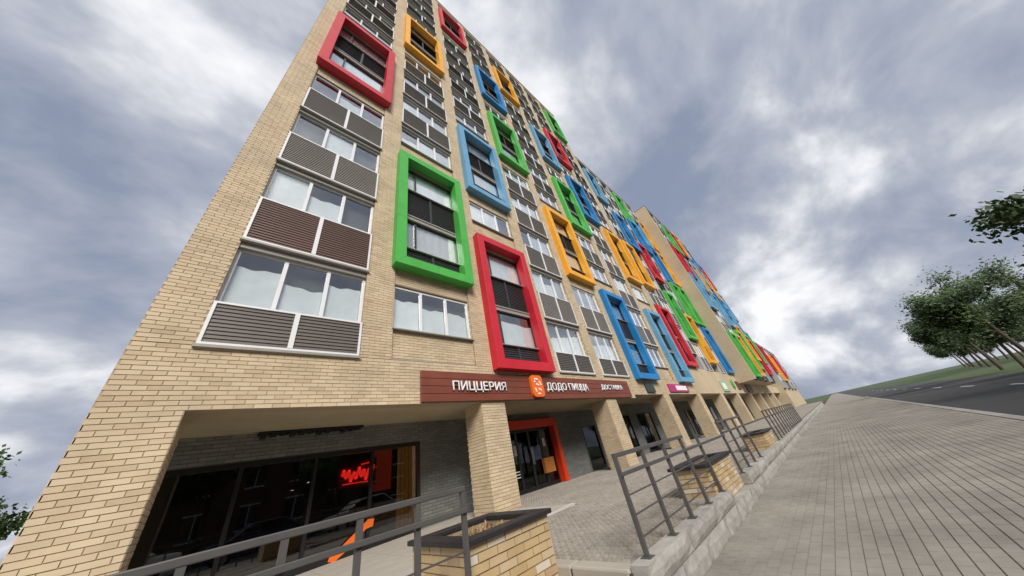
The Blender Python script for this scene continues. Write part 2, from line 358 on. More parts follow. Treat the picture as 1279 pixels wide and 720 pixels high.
# setts of the upper terrace
S = 0.105
one = MB(); block(one, .011, S-.011, .011, S-.011, -0.022, 0.022, .5); one = one.mesh('sett', m_sett_o)
far = MB(); cnt = 0; cand = []
for jy in range(0, 67):
    y0 = -4.90 + jy*S
    for ix in range(0, 150):
        x0 = 3.03 + ix*S
        if y0 + S > 2.18 or (x0 < RX and y0 + S > RY): continue
        cand.append((math.hypot(x0, y0+6.84), x0, y0))
cand.sort()
def hidden_by_planter(x, y): return 1.6 < x < 3.0 and -4.12 < y < -2.9
n_obj = 0
for d, x0, y0 in cand:
    if hidden_by_planter(x0, y0): continue
    if n_obj < 300 and x0 < 7 and y0 < -2.5:
        put('sett', one, ter, (x0, y0, TZ + r.uniform(-.003, .003))); n_obj += 1
    else:
        block(far, x0+.011, x0+S-.011, y0+.011, y0+S-.011, TZ-.022, .022 + r.uniform(-.003,.003), r.random())
put('sett_field', far.mesh('sett_field', m_sett, True), ter, kind='stuff')
mb = MB(); 
for ix in range(0, 200):
    for jy in range(0, 22):
        x0 = 3.03+150*S + ix*.31; y0 = -4.74 + jy*.31
        block(mb, x0+.006, x0+.304, y0+.006, y0+.304, TZ-.022, .02, r.random())
put('sett_field', mb.mesh('sett_field_far', m_sett, True), ter, kind='stuff')

# granite curb wall carrying the railing: two courses of rough stones
cw = thing('curb_wall', 'low wall of two courses of rough grey granite blocks along the pavement', 'wall', (2.9, -5.0, GZ))
put('core', MB().box(2.9, 70, -5.02, -4.93, GZ-0.1, -1.092).mesh('core', m_joint), cw)
r = random.Random(11)
def stone(x0, x1, y0, y1, z0, z1, rr, rough=0.012):
    """block with a chamfered, slightly irregular face"""
    c = 0.02; mb = MB(); nx = 5; nz = 3
    i = 0
    gx = [x0 + (x1-x0)*k/nx for k in range(nx+1)]; gz = [z0 + (z1-z0)*k/nz for k in range(nz+1)]
    P = [[(gx[a] + (rr.uniform(-.004,.004) if 0 < a < nx else 0), y0 + (c if (a in (0, nx) or b in (0, nz)) else rr.uniform(-rough, rough)), gz[b] + (rr.uniform(-.01,.01) if 0 < b < nz else 0)) for b in range(nz+1)] for a in range(nx+1)]
    for a in range(nx):
        for b in range(nz): mb.quad(P[a][b], P[a+1][b], P[a+1][b+1], P[a][b+1])
    for a in range(nx): mb.quad(P[a][nz], P[a+1][nz], (gx[a+1], y1, z1), (gx[a], y1, z1))
    mb.quad((x0, y1, z0), P[0][0], P[0][nz], (x0, y1, z1)); mb.quad(P[nx][0], (x1, y1, z0), (x1, y1, z1), P[nx][nz])
    mb.quad((x1, y1, z0), (x0, y1, z0), (x0, y1, z1), (x1, y1, z1))
    return mb
x = 2.88
while x < 60:
    ww = r.uniform(0.85, 1.15) if x < 14 else 3.0
    xa, xb = x, x+ww; x += ww
    if xb > 5.84 and xa < 7.16:
        for (p, q) in ((xa, 5.84), (7.16, xb)):
            if q - p > .1: put('cope_stone', stone(p+.004, q-.004, -5.10, -4.97 if p < 6 else -4.91, -1.08, -0.925, r, .0015).mesh('cope_stone', m_granite), cw)
        continue
    put('cope_stone', stone(xa+.004, xb-.004, -5.10 + r.uniform(-.004,.004), -4.91, -1.08, -0.925 + r.uniform(-.003,.003), r, .0015).mesh('cope_stone', m_granite), cw)
x = 2.94
while x < 60:
    ww = r.uniform(0.45, 0.8) if x < 14 else 3.0
    put('stone', stone(x+.006, x+ww-.006, -5.105 + r.uniform(-.012,.006), -4.94, GZ-0.05, -1.088, r, .004).mesh('stone', m_granite), cw); x += ww
lw = thing('curb_wall', 'short granite edging below the railing by the restaurant windows', 'wall', (-1, -4.35, GZ))
for k in range(11): put('stone', stone(-8+k*.95, -8+k*.95+.94, -4.42, -4.31, GZ-.05, LZ+.005, r, .006).mesh('stone', m_granite), lw)

# ------------------------------------------------------------------ building kit
PITCH = 3.04
WB = 3.65                        # sill of the lowest window row
WH = 1.45
BWID = 2.62
def window_meshes(W, dark=False, three=True):
    mt = m_dark if dark else m_white
    f = 0.065; mb = MB(); y0, y1 = 0.085, 0.165
    mb.box(0, f, y0, y1, 0, WH).box(W-f, W, y0, y1, 0, WH).box(f, W-f, y0, y1, 0, f).box(f, W-f, y0, y1, WH-f, WH)
    if three: cuts = [W/3, 2*W/3]
    else: cuts = [W*0.27]
    for c in cuts: mb.box(c-.04, c+.04, y0-.004, y1, f, WH-f)
    edges = [f] + sum([[c-.04, c+.04] for c in cuts], []) + [W-f]
    panes = []
    for k in range(0, len(edges), 2): panes.append((edges[k], edges[k+1]))
    pm = [MB().box(a, b, 0.115, 0.121, f, WH-f).mesh('pane', m_glass) for a, b in panes]
    return mb.mesh('window_frame', mt), panes, pm
def louvre_meshes(W, H, mslat, mprof):
    mb = MB(); f = 0.05
    for a, b in ((0, W/2), (W/2, W)):
        pass
    mb.box(0, f, -.045, .0, 0, H).box(W-f, W, -.045, .0, 0, H).box(f, W-f, -.045, 0, 0, .04).box(f, W-f, -.045, 0, H-.04, H).box(W/2-.045, W/2+.045, -.05, .0, .04, H-.04)
    fr = mb.mesh('louvre_frame', mprof)
    pan = MB(); n = max(3, int((H-.08)/.075)); st = (H-.08)/n; pw = W/2 - f - .045
    for k in range(n):
        z = .04 + st*k
        pan.quad((0,-.032,z+.003),(pw,-.032,z+.003),(pw,-.014,z+st*.93),(0,-.014,z+st*.93))
        pan.quad((0,-.014,z+st*.93),(pw,-.014,z+st*.93),(pw,.004,z+st*.93),(0,.004,z+st*.93))
        pan.quad((0,.004,z+.003),(pw,.004,z+.003),(pw,-.032,z+.003),(0,-.032,z+.003))
    pn = pan.mesh('louvre_panel', mslat)
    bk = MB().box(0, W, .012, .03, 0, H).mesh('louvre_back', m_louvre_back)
    return fr, pn, (f, W/2+.045), bk
KW = {}
def kit(W):
    W = round(W, 3)
    if W not in KW:
        KW[W] = dict(win=window_meshes(W), wind=window_meshes(W, True, False),
            lou=louvre_meshes(W, 1.39, m_louvre, m_white), loub=louvre_meshes(W, 1.39, m_louvre_b, m_white), loud=louvre_meshes(W, 1.39, m_louvre_d, m_dark),
            lous=louvre_meshes(W, 0.87, m_louvre_l, m_white), lousd=louvre_meshes(W, 0.60, m_louvre_d, m_dark),
            ledge=MB().box(-.03, W+.03, -.075, .16, 0, .05).mesh('ledge', m_ledge), head=MB().box(0, W, -.02, .16, 0, .14).mesh('lintel', m_ledge),
            sill=MB().box(-.02, W+.02, -.05, .16, -.03, .0).mesh('sill', m_ledge), blinds={})
    return KW[W]
def blind_mesh(K, a, b, frac, full, mt, wavy):
    key = (round(a,2), round(b,2), frac, full, mt.name, wavy)
    if key not in K['blinds']:
        mb = MB(); z0, z1 = (0.07, 0.07 + (WH-.14)*frac) if not full else (0.07 + (WH-.14)*(1-frac), WH-.07)
        n = 12; rr = random.Random(str(key).__hash__() if False else int(frac*100)+int(a*100))
        xs = [a + (b-a)*k/n for k in range(n+1)]
        ys = [.185 + (.007*(1 if k % 2 else -1)*(1+.8*math.sin(k*2.3)) if wavy else 0) for k in range(n+1)]
        ph = rr.uniform(0, 6); tops = [z1 + (.028*math.sin(ph+k*.45)+.016*math.sin(ph*2+k*1.1) if frac < 0.9 and not full else 0) for k in range(n+1)]
        for k in range(n): mb.quad((xs[k],ys[k],z0),(xs[k+1],ys[k+1],z0),(xs[k+1],ys[k+1],tops[k+1]),(xs[k],ys[k],tops[k]))
        K['blinds'][key] = mb.mesh('blind', mt)
    return K['blinds'][key]
def add_window(B, x, y, z, W, dark=False, style=None, rr=rnd, parts=True):
    K = kit(W); fr, panes, pm = K['wind' if dark else 'win']
    win = put('window', fr, B, (x, y, z))
    for (a, b), me in zip(panes, pm): put('pane', me, win, (x, y, z))
    if not parts: 
        return win
    for (a, b) in panes:
        s = style or rr.choice(['white', 'white', 'half', 'half', 'grey', 'none'])
        if s == 'mixed': s = rr.choice(['white', 'white', 'half', 'grey', 'none'])
        if s == 'white': me = blind_mesh(K, a, b, 0.98, True, m_blind, rr.random() < .5)
        elif s == 'half': me = blind_mesh(K, a, b, rr.choice([.55, .65, .75]), False, m_blind, False)
        elif s == 'grey': me = blind_mesh(K, a, b, 0.98, True, m_blind2, True)
        else: continue
        put('blind', me, win, (x, y, z))
    return win
def add_louvre(B, x, y, z, W, kind):
    fr, pn, xs, bk = kit(W)[kind]
    lo = put('louvre', fr, B, (x, y, z))
    for dx in xs: put('slat_panel', pn, lo, (x+dx, y, z))
    put('louvre_back', bk, lo, (x, y, z))
    return lo
def surround_mesh(W, H, colour, d0=-.33, d1=.06, bw=.33):
    mb = MB(); i = 0
    o = [(-W/2,0),(W/2,0),(W/2,H),(-W/2,H)]; n = [(-W/2+bw,bw),(W/2-bw,bw),(W/2-bw,H-bw),(-W/2+bw,H-bw)]
    for k in range(4):
        q = (k+1) % 4
        A, Bq, Cq, D = o[k], o[q], n[q], n[k]
        f3 = lambda p, y: (p[0], y, p[1])
        mb.quad(f3(A,d0), f3(Bq,d0), f3(Cq,d0), f3(D,d0)); mb.quad(f3(A,d1), f3(D,d1), f3(Cq,d1), f3(Bq,d1))
        mb.quad(f3(A,d1), f3(Bq,d1), f3(Bq,d0), f3(A,d0)); mb.quad(f3(D,d0), f3(Cq,d0), f3(Cq,d1), f3(D,d1))
    me = mb.mesh('surround', m_paint[colour])
    import bmesh
    bm = bmesh.new(); bm.from_mesh(me); bmesh.ops.remove_doubles(bm, verts=bm.verts, dist=1e-4); bmesh.ops.bevel(bm, geom=[e for e in bm.edges if e.calc_face_angle(0) > 1], offset=.004, segments=1, affect='EDGES'); bmesh.ops.recalc_face_normals(bm, faces=bm.faces); bm.to_mesh(me); bm.free()
    return me
SM = {}
def add_surround(B, xc, y, z, colour, W=2.86, H=5.95, bw=.33, d0=-.33, d1=.06):
    key = (W, H, colour, d0)
    if key not in SM: SM[key] = surround_mesh(W, H, colour, d0, d1, bw)
    o = put('window_surround', SM[key], B, (xc, y, z), label='%s painted projecting frame round two storeys of windows' % colour.replace('_', ' '))
    if (W, H, d0) not in SM:                 # folded-metal joints: thin recess strips across the panels
        j = MB(); e_ = .0015
        for zz in (H*.345, H*.655):
            for s_ in (-1, 1):
                xa, xb = sorted((s_*W/2, s_*(W/2-bw)))
                j.box(xa+.006, xb-.006, d0-e_, d0+.01, zz-.004, zz+.004); j.box(s_*W/2-.001-e_, s_*W/2+.001+e_, d0+.006, d1, zz-.004, zz+.004)
                j.box(s_*(W/2-bw)-.001-e_, s_*(W/2-bw)+.001+e_, d0+.006, d1, zz-.004, zz+.004)
        for zz in (0, H-bw): j.box(-.004, .004, d0-e_, d0+.01, zz+.006, zz+bw-.006)
        j.box(-.004, .004, d0+.006, d1, -e_-.001, .002)
        for s_ in (-1, 1):
            for zo, zi in ((0, bw), (H, H-bw)): j.bar((s_*(W/2-.006), d0, zo+(.006 if zo == 0 else -.006)), (s_*(W/2-bw+.006), d0, zi+(-.006 if zo == 0 else .006)), .007, .003, up=(0, 1, 0))
        SM[(W, H, d0)] = j.mesh('panel_joint', m_seam)
    put('panel_joint', SM[(W, H, d0)], o, (xc, y, z))
    return o

# ------------------------------------------------------------------ main apartment building (section 1)
XL, XR, ROOF = -1.45, 26.62, 45.3
CX = [0.56 + 3.385*i for i in range(8)]
FR = {0: [('red', 4)], 1: [('green', 1), ('orange', 7)], 2: [('red', 0), ('light_blue', 3), ('red', 11)], 3: [('green', 5), ('blue', 8)],
      4: [('orange', 2), ('orange', 10)], 5: [('blue', 0), ('green', 4), ('light_blue', 7)], 6: [('blue', 5), ('red', 8)], 7: [('light_blue', 0), ('orange', 3), ('green', 11)]}
B1 = thing('apartment_building', 'tall yellow brick apartment block with big coloured window frames above the pizzeria', 'building', (12.6, 7, TZ))
NST = 14
S1, S2 = 1.68, 1.85              # soffit heights before and after the end of the sign
body = MB().box(XL, XR, 0.40, 16, 1.95, ROOF-0.5); body.box(XL, XR, 6.4, 16, TZ, 1.949)
put('body', body.mesh('body', m_brick_t), B1)
wall = MB(); bricks = MB(); r = random.Random(21)
wall.box(XL, 15.25, .0, .30, S1, 2.76); wall.box(15.25, XR, 0, .30, S2, 2.76)
piers = []
xe = XL
for c in CX: piers.append((xe, c-BWID/2)); xe = c+BWID/2
piers.append((xe, XR))
for a, b in piers: wall.box(a, b, 0, .398, 2.762, ROOF-.6)
wall.box(XL, XR, 0, .398, ROOF-.598, ROOF-.1)
# fascia bricks: the largest ones are pieces of their own
full = MB(); full.box(0, BW-JT, -.010, .012, 0, BH-JT)
full_me = full.mesh('brick', m_brick_o)
wall_o = None
fascia_pieces = []
def fas(ua, ub, va, vb):
    if 0.2 < ua and ub < 6.0 and abs(ub-ua-(BW-JT)) < .002 and abs(vb-va-(BH-JT)) < .002 and va < 2.72:
        fascia_pieces.append((ua, va)); return True
    return False
brick_front(bricks, XL, 15.25, S1, 2.76, 0, r=r, skip=fas)
brick_front(bricks, 15.25, XR, S2, 2.76, 0, r=r)
for a, b in piers:
    brick_front(bricks, a, b, 2.77, ROOF-.6, 0, r=r)
    brick_side(bricks, .012, .17, 2.77, 26, b, 1, .0, r=r); brick_side(bricks, .012, .17, 2.77, 26, a, -1, .0, r=r)
brick_front(bricks, XL, XR, ROOF-.59, ROOF-.1, 0, r=r)
wall_o = put('wall', wall.mesh('wall', m_mortar), B1)
fascia_pieces.sort(key=lambda p: (p[0]-2.5)**2*0.05 + (p[1]-1.7)*.2)
for k, (ua, va) in enumerate(fascia_pieces):
    if k < 300: put('brick', full_me, wall_o, (ua, r.uniform(-.002, .002), va))
    else:
        t = r.random(); bricks.box(ua, ua+BW-JT, -.010, .012, va, va+BH-JT, t)
put('brickwork', bricks.mesh('brickwork', m_brick, True), wall_o, kind='stuff')
put('parapet_cap', MB().box(XL-.06, XR+.06, -.08, 16.1, ROOF-.1, ROOF).mesh('parapet_cap', m_ledge), B1)
infill = MB(); infb = MB(); rooms = MB()
r = random.Random(33)
for i, c in enumerate(CX):
    x0 = c - BWID/2; K = kit(BWID)
    put('room_backing', MB().box(x0, x0+BWID, .385, .397, 2.77, ROOF-.6).mesh('room_backing', m_room), B1)
    inside = {}                    # storey -> in frame (0 lower, 1 upper)
    for col, n in FR[i]: inside[n] = 0; inside[n+1] = 1; add_surround(B1, c, 0, 2.64+PITCH*n, col)
    frame_bottoms = {n for _, n in FR[i]}
    for n in range(NST):
        z = WB + PITCH*n
        dark = n in inside
        if dark: st = 'white' if r.random() < .6 else 'mixed'
        elif n == 0: st = 'half'
        elif n < 3: st = 'mixed'
        else: st = 'mixed'
        add_window(B1, x0, 0.03, z, BWID, dark, st, r)
        put('sill', K['sill'], B1, (x0, 0.0, z))
        # below this window
        if n in frame_bottoms:
            add_louvre(B1, x0, 0.06, z-.635, BWID, 'lousd')
            a, b = z - .64 - .95 if n else 2.77, z - .64
            if n: infill.box(x0, x0+BWID, .06, .20, z-PITCH+WH+.02, z-.64); brick_front(infb, x0, x0+BWID, z-PITCH+WH+.02, z-.64, .06, r=r)
            else: infill.box(x0, x0+BWID, .06, .20, 2.77, z-.64)
        elif (n-1) in inside and inside[n-1] == 1 or (n == 0 and i in (1, 6)):
            zb = z - PITCH + WH + .02 if n else 2.80
            infill.box(x0, x0+BWID, .075, .20, zb, z-.03); brick_front(infb, x0, x0+BWID, zb, z-.03, .075, r=r)
            if n == 0: put('sill', K['sill'], B1, (x0, .06, 2.80))
        elif n == 0:
            add_louvre(B1, x0, -.01, z-.87, BWID, 'lous'); put('ledge', K['ledge'], B1, (x0, 0, z-.93))
        else:
            kind = 'loud' if dark else ('loub' if (i == 0 and n == 1) else 'lou')
            add_louvre(B1, x0, .07 if dark else -.02, z-1.40, BWID, kind)
            put('ledge', K['ledge'], B1, (x0, .075 if dark else 0, z-1.455))
            put('lintel', K['head'], B1, (x0, .05, z-1.60))
    # head of the top row
    infill.box(x0, x0+BWID, .075, .2, WB+PITCH*(NST-1)+WH, ROOF-.6); brick_front(infb, x0, x0+BWID, WB+PITCH*(NST-1)+WH, ROOF-.6, .075, r=r)
inf = put('infill_wall', infill.mesh('infill_wall', m_mortar), B1)
put('brickwork', infb.mesh('infill_brickwork', m_brick, True), inf, kind='stuff')

# arcade: soffit, columns, inner wall, shopfronts
put('soffit', MB().box(XL, 15.25, .301, 2.3, S1, 1.93).mesh('soffit', m_plaster), B1)
put('soffit', MB().box(15.252, XR, .301, 2.3, S2, 1.93).mesh('soffit', m_plaster), B1)
def column(B, xa, xb, y0, y1, z0, z1, near):
    o = put('column', MB().box(xa, xb, y0, y1, z0, z1).mesh('column', m_mortar if near else m_brick_t), B)
    if near:
        mb = MB(); rr = random.Random(int(xa*10))
        brick_front(mb, xa, xb, z0, z1, y0, r=rr); brick_side(mb, y0, y1, z0, z1, xa, -1, r=rr); brick_side(mb, y0, y1, z0, z1, xb, 1, r=rr)
        put('brickwork', mb.mesh('column_brickwork', m_brick, True), o, kind='stuff')
for k, xc in enumerate((-1.44, 5.28, 12.25, 19.1, 25.72)):
    column(B1, xc, xc+.88, .0-.004, .86, TZ-.05 if xc > 2.7 else LZ-.02, S1 if xc < 15 else S2, True)
IW = 2.2
openings = [(-1.05, 4.45, LZ, 1.12), (7.55, 10.75, TZ, 1.22), (12.9, 14.15, TZ+.05, .95), (17.3, 18.2, TZ, 1.25), (19.2, 21.4, TZ+.02, 1.28), (23.2, 25.6, TZ, 1.4)]
iw = MB(); gb = MB(); r = random.Random(8)
xs = XL
for (a, b, z0, z1) in openings:
    iw.box(xs, a, IW, IW+.2, GZ, 1.93); brick_front(gb, xs, a, LZ, 1.85, IW, r=r)
    iw.box(a, b, IW, IW+.2, z1, 1.93); brick_front(gb, a, b, z1, 1.85, IW, r=r)
    if z0 > LZ+.01: iw.box(a, b, IW, IW+.2, GZ, z0)
    xs = b
iw.box(xs, XR, IW, IW+.2, GZ, 1.93); brick_front(gb, xs, XR, LZ, 1.85, IW, r=r)
iwo = put('inner_wall', iw.mesh('inner_wall', m_gmortar), B1)
put('brickwork', gb.mesh('inner_brickwork', m_gbrick, True), iwo, kind='stuff')
m_int = mat('dark_interior', (0.05, 0.042, 0.038), .9, var=.3, vscale=2)
room = MB()
room.quad((XL+.2,6.3,GZ),(XR-.2,6.3,GZ),(XR-.2,6.3,1.9),(XL+.2,6.3,1.9)); room.quad((XL+.2,2.4,1.5),(XR-.2,2.4,1.5),(XR-.2,6.3,1.5),(XL+.2,6.3,1.5)); room.quad((XL+.2,2.4,TZ+.01),(XR-.2,2.4,TZ+.01),(XR-.2,6.3,TZ+.01),(XL+.2,6.3,TZ+.01))
for xx in (5.6, 11.8, 15.5, 18.7, 22.3): room.box(xx, xx+.1, 2.41, 6.29, TZ+.02, 1.49)
put('shop_interior', room.mesh('shop_interior', m_int), B1)
put('side_wall', MB().box(XL, XL+.2, 2.401, 6.39, GZ, 1.94).mesh('side_wall', m_brick_t), B1)
put('side_wall', MB().box(XR-.2, XR, 2.401, 6.39, GZ, 1.94).mesh('side_wall', m_brick_t), B1)

ct = MB().box(.55, 2.75, 2.02, 2.185, 1.62, 1.66)
for k in range(12): ct.box(.60+k*.18, .60+k*.18+.11, 2.05, 2.17, 1.54+.02*(k % 3), 1.62)
put('cable_tray', ct.mesh('cable_tray', m_black), B1, label='black cable tray below the arcade soffit')
# restaurant window: dark frame, four big panes
a, b, z0, z1 = openings[0]
rw = MB(); rw.box(a, a+.09, IW-.03, IW+.12, z0, z1).box(b-.09, b, IW-.03, IW+.12, z0, z1).box(a+.09, b-.09, IW-.03, IW+.12, z1-.09, z1).box(a+.09, b-.09, IW-.03, IW+.12, z0, z0+.16)
cuts = [a+.09, a+1.5, a+2.85, a+4.15, b-.09]
for c in cuts[1:-1]: rw.box(c-.035, c+.035, IW-.02, IW+.11, z0+.16, z1-.09)
rwo = put('shop_window', rw.mesh('shop_window', m_black), B1, label='wide black framed restaurant window under the arcade')
for p, q in zip(cuts[:-1], cuts[1:]): put('pane', MB().box(p+.03, q-.03, IW+.03, IW+.04, z0+.16, z1-.09).mesh('pane', m_glass_d), rwo)
m_neon = mat('red_neon', (0.6, 0.02, 0.02), .4, emit=(1, .03, .02), es=1.25)
m_warm = mat('glowing_wood_panel', (0.32, 0.14, 0.03), .6, var=.3, vscale=4, emit=(1.0, .45, .08), es=.09)  # slats emit faintly: warm indoor light put into the wood itself
m_oran = mat('orange_vinyl', (0.85, 0.16, 0.02), .45)

# portal: projecting orange-red frame and black glazed double door
a, b, z0, z1 = openings[1]
pt = MB(); d0 = IW-.26
pt.box(a-.03, a+.19, d0, IW+.1, z0, z1+.20).box(b-.19, b+.03, d0, IW+.1, z0, z1+.20).box(a+.19, b-.19, d0, IW+.1, z1-.10, z1+.20)
pto = bevel(put('door_portal', pt.mesh('door_portal', m_door), B1, label='bright orange red frame round the restaurant door'), .01)
dw = (b-a-.44)/4
fx = MB().box(0, .06, 0, .06, 0, z1-.1-z0).box(dw-.06, dw, 0, .06, 0, z1-.1-z0).box(.06, dw-.06, 0, .06, 0, .12).box(.06, dw-.06, 0, .06, z1-.2-z0, z1-.1-z0).mesh('door_leaf', m_black)
pn = MB().box(.06, dw-.06, .025, .035, .12, z1-.2-z0).mesh('pane', m_glass_e)
hd = MB().box(0, .03, -.07, -.045, 0, .6).box(0.008, .022, -.046, 0, .05, .08).box(0.008, .022, -.046, 0, .52, .55).mesh('handle', mat('steel_handle', (.45,.45,.45), .3, metal=1))
for k in range(4):
    x = a+.22+k*dw
    d = put('door', fx, B1, (x, IW+.02, z0)); put('pane', pn, d, (x, IW+.02, z0))
    if k in (1, 2): put('handle', hd, d, (x+(dw-.05 if k == 1 else .02), IW+.02, z0+.8))
m_paper = mat('white_paper', (.78,.78,.76), .7)
# other shopfronts
for (a, b, z0, z1) in openings[2:]:
    f = MB().box(a, a+.06, IW-.02, IW+.1, z0, z1).box(b-.06, b, IW-.02, IW+.1, z0, z1).box(a+.06, b-.06, IW-.02, IW+.1, z1-.06, z1).box(a+.06, b-.06, IW-.02, IW+.1, z0, z0+.08)
    nm = max(1, round((b-a)/.95))
    for k in range(1, nm): f.box(a+(b-a)*k/nm-.03, a+(b-a)*k/nm+.03, IW-.015, IW+.09, z0+.08, z1-.06)
    so_ = put('shop_window', f.mesh('shop_window', m_black), B1)
    for k in range(nm): put('pane', MB().box(a+(b-a)*k/nm+.03, a+(b-a)*(k+1)/nm-.03, IW+.03, IW+.04, z0+.08, z1-.06).mesh('pane', m_glass_e), so_)

# ------------------------------------------------------------------ section 2 (lower, grey clad) and block 3 (projecting)
def plain_section(B, x0, x1, yf, zb, zt, nb, frames, wallm, seed, stag=True, full_parts=False):
    rr = random.Random(seed); pw = (x1-x0)/nb; W = round(pw-.42, 2); K = kit(W); pil = MB()
    for k in range(nb+1):
        xa = x0 + pw*k; a = max(x0, xa-.21); b = min(x1, xa+.21); pil.box(a, b, yf, yf+.398, zb, zt-.3)
    pil.box(x0, x1, yf, yf+.398, zt-.298, zt)
    for k in range(nb):
        xa = x0 + pw*k + .21
        put('room_backing', MB().box(xa, xa+W, yf+.385, yf+.397, zb, zt-.3).mesh('room_backing', m_room), B)
        off = 1.5*(k % 2) if stag else 0
        n = 0
        while True:
            z = zb + 1.42 + PITCH*n - off
            if z + WH > zt - .3: break
            fr_in = any(fz < z + .7 < fz + 5.9 for fc, fz in frames.get(k, []))
            if z > zb - .01: add_window(B, xa, yf+.03, z, W, fr_in, 'mixed' if n < 6 else 'white', rr, parts=True)
            if z - 1.41 > zb - .02: add_louvre(B, xa, yf+(.06 if fr_in else -.02), z-1.41, W, 'loud' if fr_in else 'lou')
            if z > zb - .01: put('lintel', K['head'], B, (xa, yf+.05, z+WH))
            n += 1
        for fc, fz in frames.get(k, []): add_surround(B, xa+W/2, yf, fz, fc, W=round(W+.3, 2), H=5.8, bw=.33, d0=-.30)
    put('pilasters', pil.mesh('pilasters', wallm), B)
B2 = thing('apartment_building', 'lower grey clad apartment wing with staggered louvres beside the tall brick block', 'building', (35, 7, TZ))
X2a, X2b, Z2 = XR+.03, 43.45, 34.0
put('body', MB().box(X2a, X2b, .40, 16, 1.9, Z2-.2).mesh('body', m_brick_t), B2)
put('parapet_cap', MB().box(X2a, X2b, -.06, 16.05, Z2, Z2+.1).mesh('parapet_cap', m_ledge), B2)
put('wall', MB().box(X2a, X2b, 0, .399, 1.88, 4.02).mesh('wall', m_brick_t), B2)
F2 = {0: [('red', 4.1), ('orange', 12.3), ('light_blue', 25.4)], 1: [('blue', 18.6)], 2: [('green', 7.3), ('red', 14.8)], 3: [('orange', 4.9), ('green', 26.3), ('blue', 20.5)],
      4: [('green', 10.2), ('blue', 16.2), ('light_blue', 22.5)], 5: [('blue', 4.1), ('green', 10.3), ('orange', 16.6), ('orange', 23.4)]}
plain_section(B2, X2a, X2b, 0, 4.022, Z2, 6, F2, m_greyrender, 4)
B3 = thing('apartment_building', 'projecting brick block with a blank brick side wall at the far end', 'building', (55, 7, TZ))
X3a, X3b, Y3, Z3 = 43.5, 65.0, -1.85, 32.6
put('body', MB().box(X3a, X3b, Y3+.40, 16, 3.0, Z3-.2).mesh('body', m_brick_t), B3)
put('side_wall', MB().box(X3a-.02, X3a+.35, Y3, .5, 2.98, Z3+.002).mesh('side_wall', m_brick_t), B3)
put('parapet_cap', MB().box(X3a-.05, X3b, Y3-.06, 16.05, Z3+.004, Z3+.1).mesh('parapet_cap', m_ledge), B3)
put('wall', MB().box(X3a, X3b+20, 0, 2.2, 1.88, 2.97).mesh('wall', m_brick_t), B3)
F3 = {0: [('green', 3.2), ('light_blue', 12.6), ('red', 18.0)], 1: [('orange', 3.4), ('light_blue', 16.5), ('green', 24.0)], 2: [('green', 4.5), ('light_blue', 11), ('orange', 17.2), ('red', 25)],
      3: [('orange', 6), ('blue', 13.5), ('light_blue', 20), ('orange', 26)], 4: [('red', 4), ('light_blue', 10.3), ('orange', 17.5), ('blue', 24)], 5: [('green', 6), ('light_blue', 14), ('red', 21)]}
plain_section(B3, X3a+.352, X3b, Y3, 3.02, Z3, 6, F3, m_greyrender, 9)
for xc in (32.75, 39.6, 46.8, 53.8, 60.6, 67.4): column(B2 if xc < 43 else B3, xc, xc+.9, .004, .9, TZ-.05, 1.879, False)
for B, xa, xb in ((B2, X2a, X2b), (B3, X3a, 85)):
    put('inner_wall', MB().box(xa, xb, IW, IW+.2, GZ, 1.88).mesh('inner_wall', m_gmortar), B)
    put('soffit', MB().box(xa, xb, .4 if B is B2 else 2.2, 2.21, 1.86, 1.92).mesh('soffit', m_plaster), B)
for B, xs_ in ((B2, (28.2, 34.2, 40.8)), (B3, (48, 55, 62))):
    for xx in xs_:
        f = MB().box(0, .06, 0, .1, 0, 2.1).box(2.4, 2.46, 0, .1, 0, 2.1).box(.06, 2.4, 0, .1, 2.04, 2.1).box(1.2, 1.26, 0, .1, 0, 2.04)
        s_ = put('shop_window', f.mesh('shop_window', m_black), B, (xx, IW-.06, TZ))
        put('pane', MB().box(.06, 2.4, .03, .05, 0, 2.04).mesh('pane', mat('shop_black_glass', (.02,.02,.022), .05)), s_, (xx, IW-.06, TZ))
B4 = thing('apartment_building', 'distant pale building with red frames past the end of the projecting block', 'building', (90, 6, TZ))
put('body', MB().box(78, 110, -.9, 14, GZ, 12.0).mesh('body', m_brick_t), B4)
plain_section(B4, 78, 110, -1.3, 2.5, 12.3, 8, {0: [('red', 5.5)], 2: [('orange', 4)], 4: [('red', 5)]}, m_greyrender, 12)

# ------------------------------------------------------------------ shop signs
def text_mesh(s, size, depth, m, font=None):
    cu = bpy.data.curves.new('t', 'FONT'); cu.body = s; cu.size = size; cu.extrude = depth; cu.resolution_u = 3
    o = bpy.data.objects.new('t', cu); COL.objects.link(o)
    dg = bpy.context.evaluated_depsgraph_get(); me = bpy.data.meshes.new_from_object(o.evaluated_get(dg)); bpy.data.objects.remove(o)
    me.materials.clear(); me.materials.append(m); return me
def fit_text(name, s, x0, x1, z0, z1, y, parent, m, depth=.03, label=None):
    me = text_mesh(s, 1.0, 1.0, m)
    xs = [v.co.x for v in me.vertices]; ys = [v.co.y for v in me.vertices]
    ax, bx, ay, by = min(xs), max(xs), min(ys), max(ys)
    for v in me.vertices:
        v.co = ((v.co.x-ax)/(bx-ax)*(x1-x0), -depth if v.co.z > 0 else 0, (v.co.y-ay)/(by-ay)*(z1-z0))
    me.update()
    o = put(name, me, parent, (x0, y, z0))
    if label: o['label'] = label
    return o
SG = thing('shop_sign', 'long brown plank sign board with white raised letters above the arcade', 'sign', (9, 0, 1.7))
for k in range(4):
    zz = 1.70 + k*.2
    bevel(put('board', MB().box(3.38, 14.75, -.10, -.03, zz+.004, zz+.196).mesh('board', m_sign), SG), .008)
put('backing', MB().box(3.40, 14.73, -.031, -.013, 1.705, 2.495).mesh('backing', m_black), SG)
